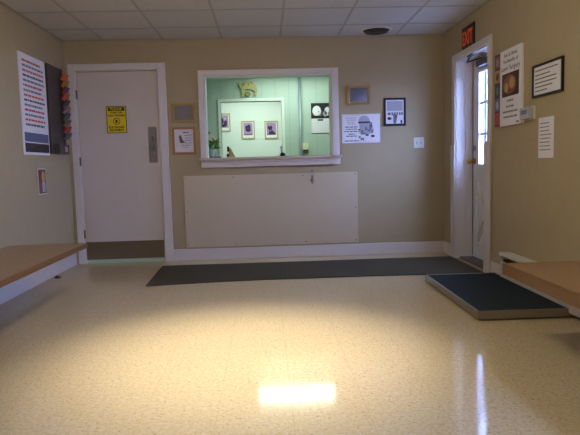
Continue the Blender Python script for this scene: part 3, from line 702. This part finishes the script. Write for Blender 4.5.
# conduit and box
b = MB(); b.cyl((2.598, YB-.024, .001), (2.598, YB-.024, 2.358), .022, .022, 'pipe_grey', 20); b.build('pipe')
tag(bpy.data.objects['pipe'], 'grey vertical metal pipe on the mint wall left of the calendar', 'pipe')
bx = thing('wall_box', 'small cream plastic wall box beside the grey pipe behind the hatch', 'wall box', (2.664, YB-.001, 1.165))
b = MB(); b.box(-.046, .046, -.05, 0, .055, .150, 'cream_plastic', .006); b.build('cover', bx)
b = MB(); b.box(-.030, .040, -.04, 0, 0, .054, 'dark_grey', .004); b.build('socket', bx)
b = MB(); b.box(-.060, -.047, -.03, 0, .08, .135, 'dark_grey', .003); b.build('side_clip', bx)
# flowers in a vase on the hatch counter
fv = thing('flower_vase', 'green plant with red and yellow flowers at left end of the hatch counter', 'plant', (1.468, .34, CT))
b = MB(); b.lathe((0, 0, 0), [(.038, .0005), (.042, .02), (.036, .07), (.044, .095), (.040, .095)], 'vase_glass', 24); b.build('vase', fv)
r = random.Random(6)
def leaf(b, base, d, L, wd, m_):
    d = Vector(d).normalized(); s_ = d.cross(Vector((0, 0, 1))); s_ = s_.normalized() if s_.length > .01 else Vector((1, 0, 0)); base = Vector(base); n_ = s_.cross(d)
    P = [base, base+d*L*.4+s_*wd+n_*.004, base+d*L*.75+s_*wd*.7-n_*.004, base+d*L-n_*.02, base+d*L*.75-s_*wd*.7-n_*.004, base+d*L*.4-s_*wd+n_*.004]
    vs = [b.bm.verts.new(p) for p in P]; mid = b.bm.verts.new(base+d*L*.5-n_*.008)
    b._new([b.bm.faces.new((vs[k], vs[(k+1) % 6], mid)) for k in range(6)], m_)
b = MB()
for k in range(60):
    a = r.uniform(0, 2*PI); e = r.uniform(-.1, 1.1)
    leaf(b, (.022*math.cos(a), .02*math.sin(a), r.uniform(.095, .19)), (math.cos(a)*.85, math.sin(a), e), r.uniform(.05, .088), r.uniform(.011, .019), 'leaf' if k % 3 else 'leaf_dark')
b.build('foliage', fv)
b = MB(); b.tube([(0, 0, .08), (-.01, 0, .17), (-.033, 0, .281)], .002, 'leaf_dark', 6); b.tube([(0, 0, .08), (-.02, 0, .15), (-.047, -.072, .202)], .002, 'leaf_dark', 6); b.tube([(0, 0, .08), (.016, -.04, .16), (.024, -.076, .192)], .002, 'leaf_dark', 6); b.build('stems', fv)
def bloom(c, m_, s_):
    b = MB()
    for k in range(7):
        a = 2*PI*k/7; b.ball((c[0]+s_*.6*math.cos(a), c[1]-.004, c[2]+s_*.6*math.sin(a)), s_*.5, m_, (1, .6, 1), 8)
    b.ball((c[0], c[1]-.008, c[2]), s_*.4, 'petal_orange', seg=8); b.build('blossom', fv)
bloom((-.033, 0, .285), 'petal_red', .015); bloom((-.047, -.075, .205), 'petal_yellow', .017); bloom((.024, -.080, .195), 'petal_orange', .017); bloom((.010, -.07, .215), 'petal_orange', .012)
# slate tray
b = MB(); b.box(1.455, 1.575, .12, .28, CT, CT+.006, 'slate', .002); b.box(1.455, 1.575, .118, .122, CT, CT+.016, 'slate', .001)
tag(b.build('paper_tray'), 'thin slate blue tray lying on the hatch counter beside the plant', 'tray')
# tan stand
st = thing('card_stand', 'small tan slanted card stand with black front on the hatch counter', 'stand', (1.665, .30, CT))
b = MB(); b.prism([(-.030, .0005), (.062, .0005), (.012, .105), (-.012, .118), (-.03, .10)], -.02, .03, 'tan_plastic'); b.build('body', st)
b = MB(); b.box(-.034, -.006, -.026, -.021, .012, .100, 'black', .002, Matrix.Rotation(.10, 3, 'Y')); b.box(-.036, -.010, -.0275, -.026, .045, .070, 'paper', 0, Matrix.Rotation(.10, 3, 'Y')); b.ball((-.018, -.02, .112), .014, 'black', (1, .8, 1.2), 12); b.build('front_card', st)
# counter pen
cp2 = thing('counter_pen', 'grey-blue pen standing in a round black holder on the hatch counter', 'pen', (2.252, .30, CT))
b = MB(); b.lathe((0, 0, 0), [(.020, .0005), (.030, .012), (.030, .028), (.018, .042), (.004, .044)], 'black', 20); b.build('holder', cp2)
b = MB(); b.cyl((-.010, 0, .040), (-.014, 0, .105), .0085, .0095, 'pen_blue', 12); b.cyl((-.014, 0, .105), (-.0145, 0, .118), .0095, .005, 'pen_blue', 12); b.build('pen', cp2)
b = MB(); b.ball((-.040, 0, .010), .011, 'paper', (1.6, 1, .9), 10); b.build('note_ball', cp2)

# ================================================================== OUTDOORS (beyond the glass)
struct(box_obj('ground', W+.27, 30, -25, 25, -.25, -.12, 'asphalt')); 
def bush(label, loc, h, r_, seed):
    t = thing('tree', label, 'tree', loc, 0, 'trees outside the door'); rr = random.Random(seed)
    b = MB(); b.cyl((0, 0, 0), (0, 0, h*.5), r_*.12, r_*.08, 'bark', 10); b.build('trunk', t)
    b = MB()
    for k in range(1100):
        a = rr.uniform(0, 2*PI); e = math.acos(rr.uniform(-1, 1)); q = r_*rr.uniform(.5, 1)
        c = Vector((q*math.sin(e)*math.cos(a), q*math.sin(e)*math.sin(a), h*.62 + q*math.cos(e)*h*.36/r_))
        leaf(b, c, (rr.uniform(-1, 1), rr.uniform(-1, 1), rr.uniform(-.6, .8)), r_*.30, r_*.11, 'bush')
    b.build('foliage', t)
bush('tall leafy tree outside, nearest to the outside door panes', (6.45, 4.9, -.12), 4.2, 1.15, 1)
bush('wide leafy tree outside, farther off behind the nearest one', (8.2, 10.5, -.12), 4.6, 1.9, 2)
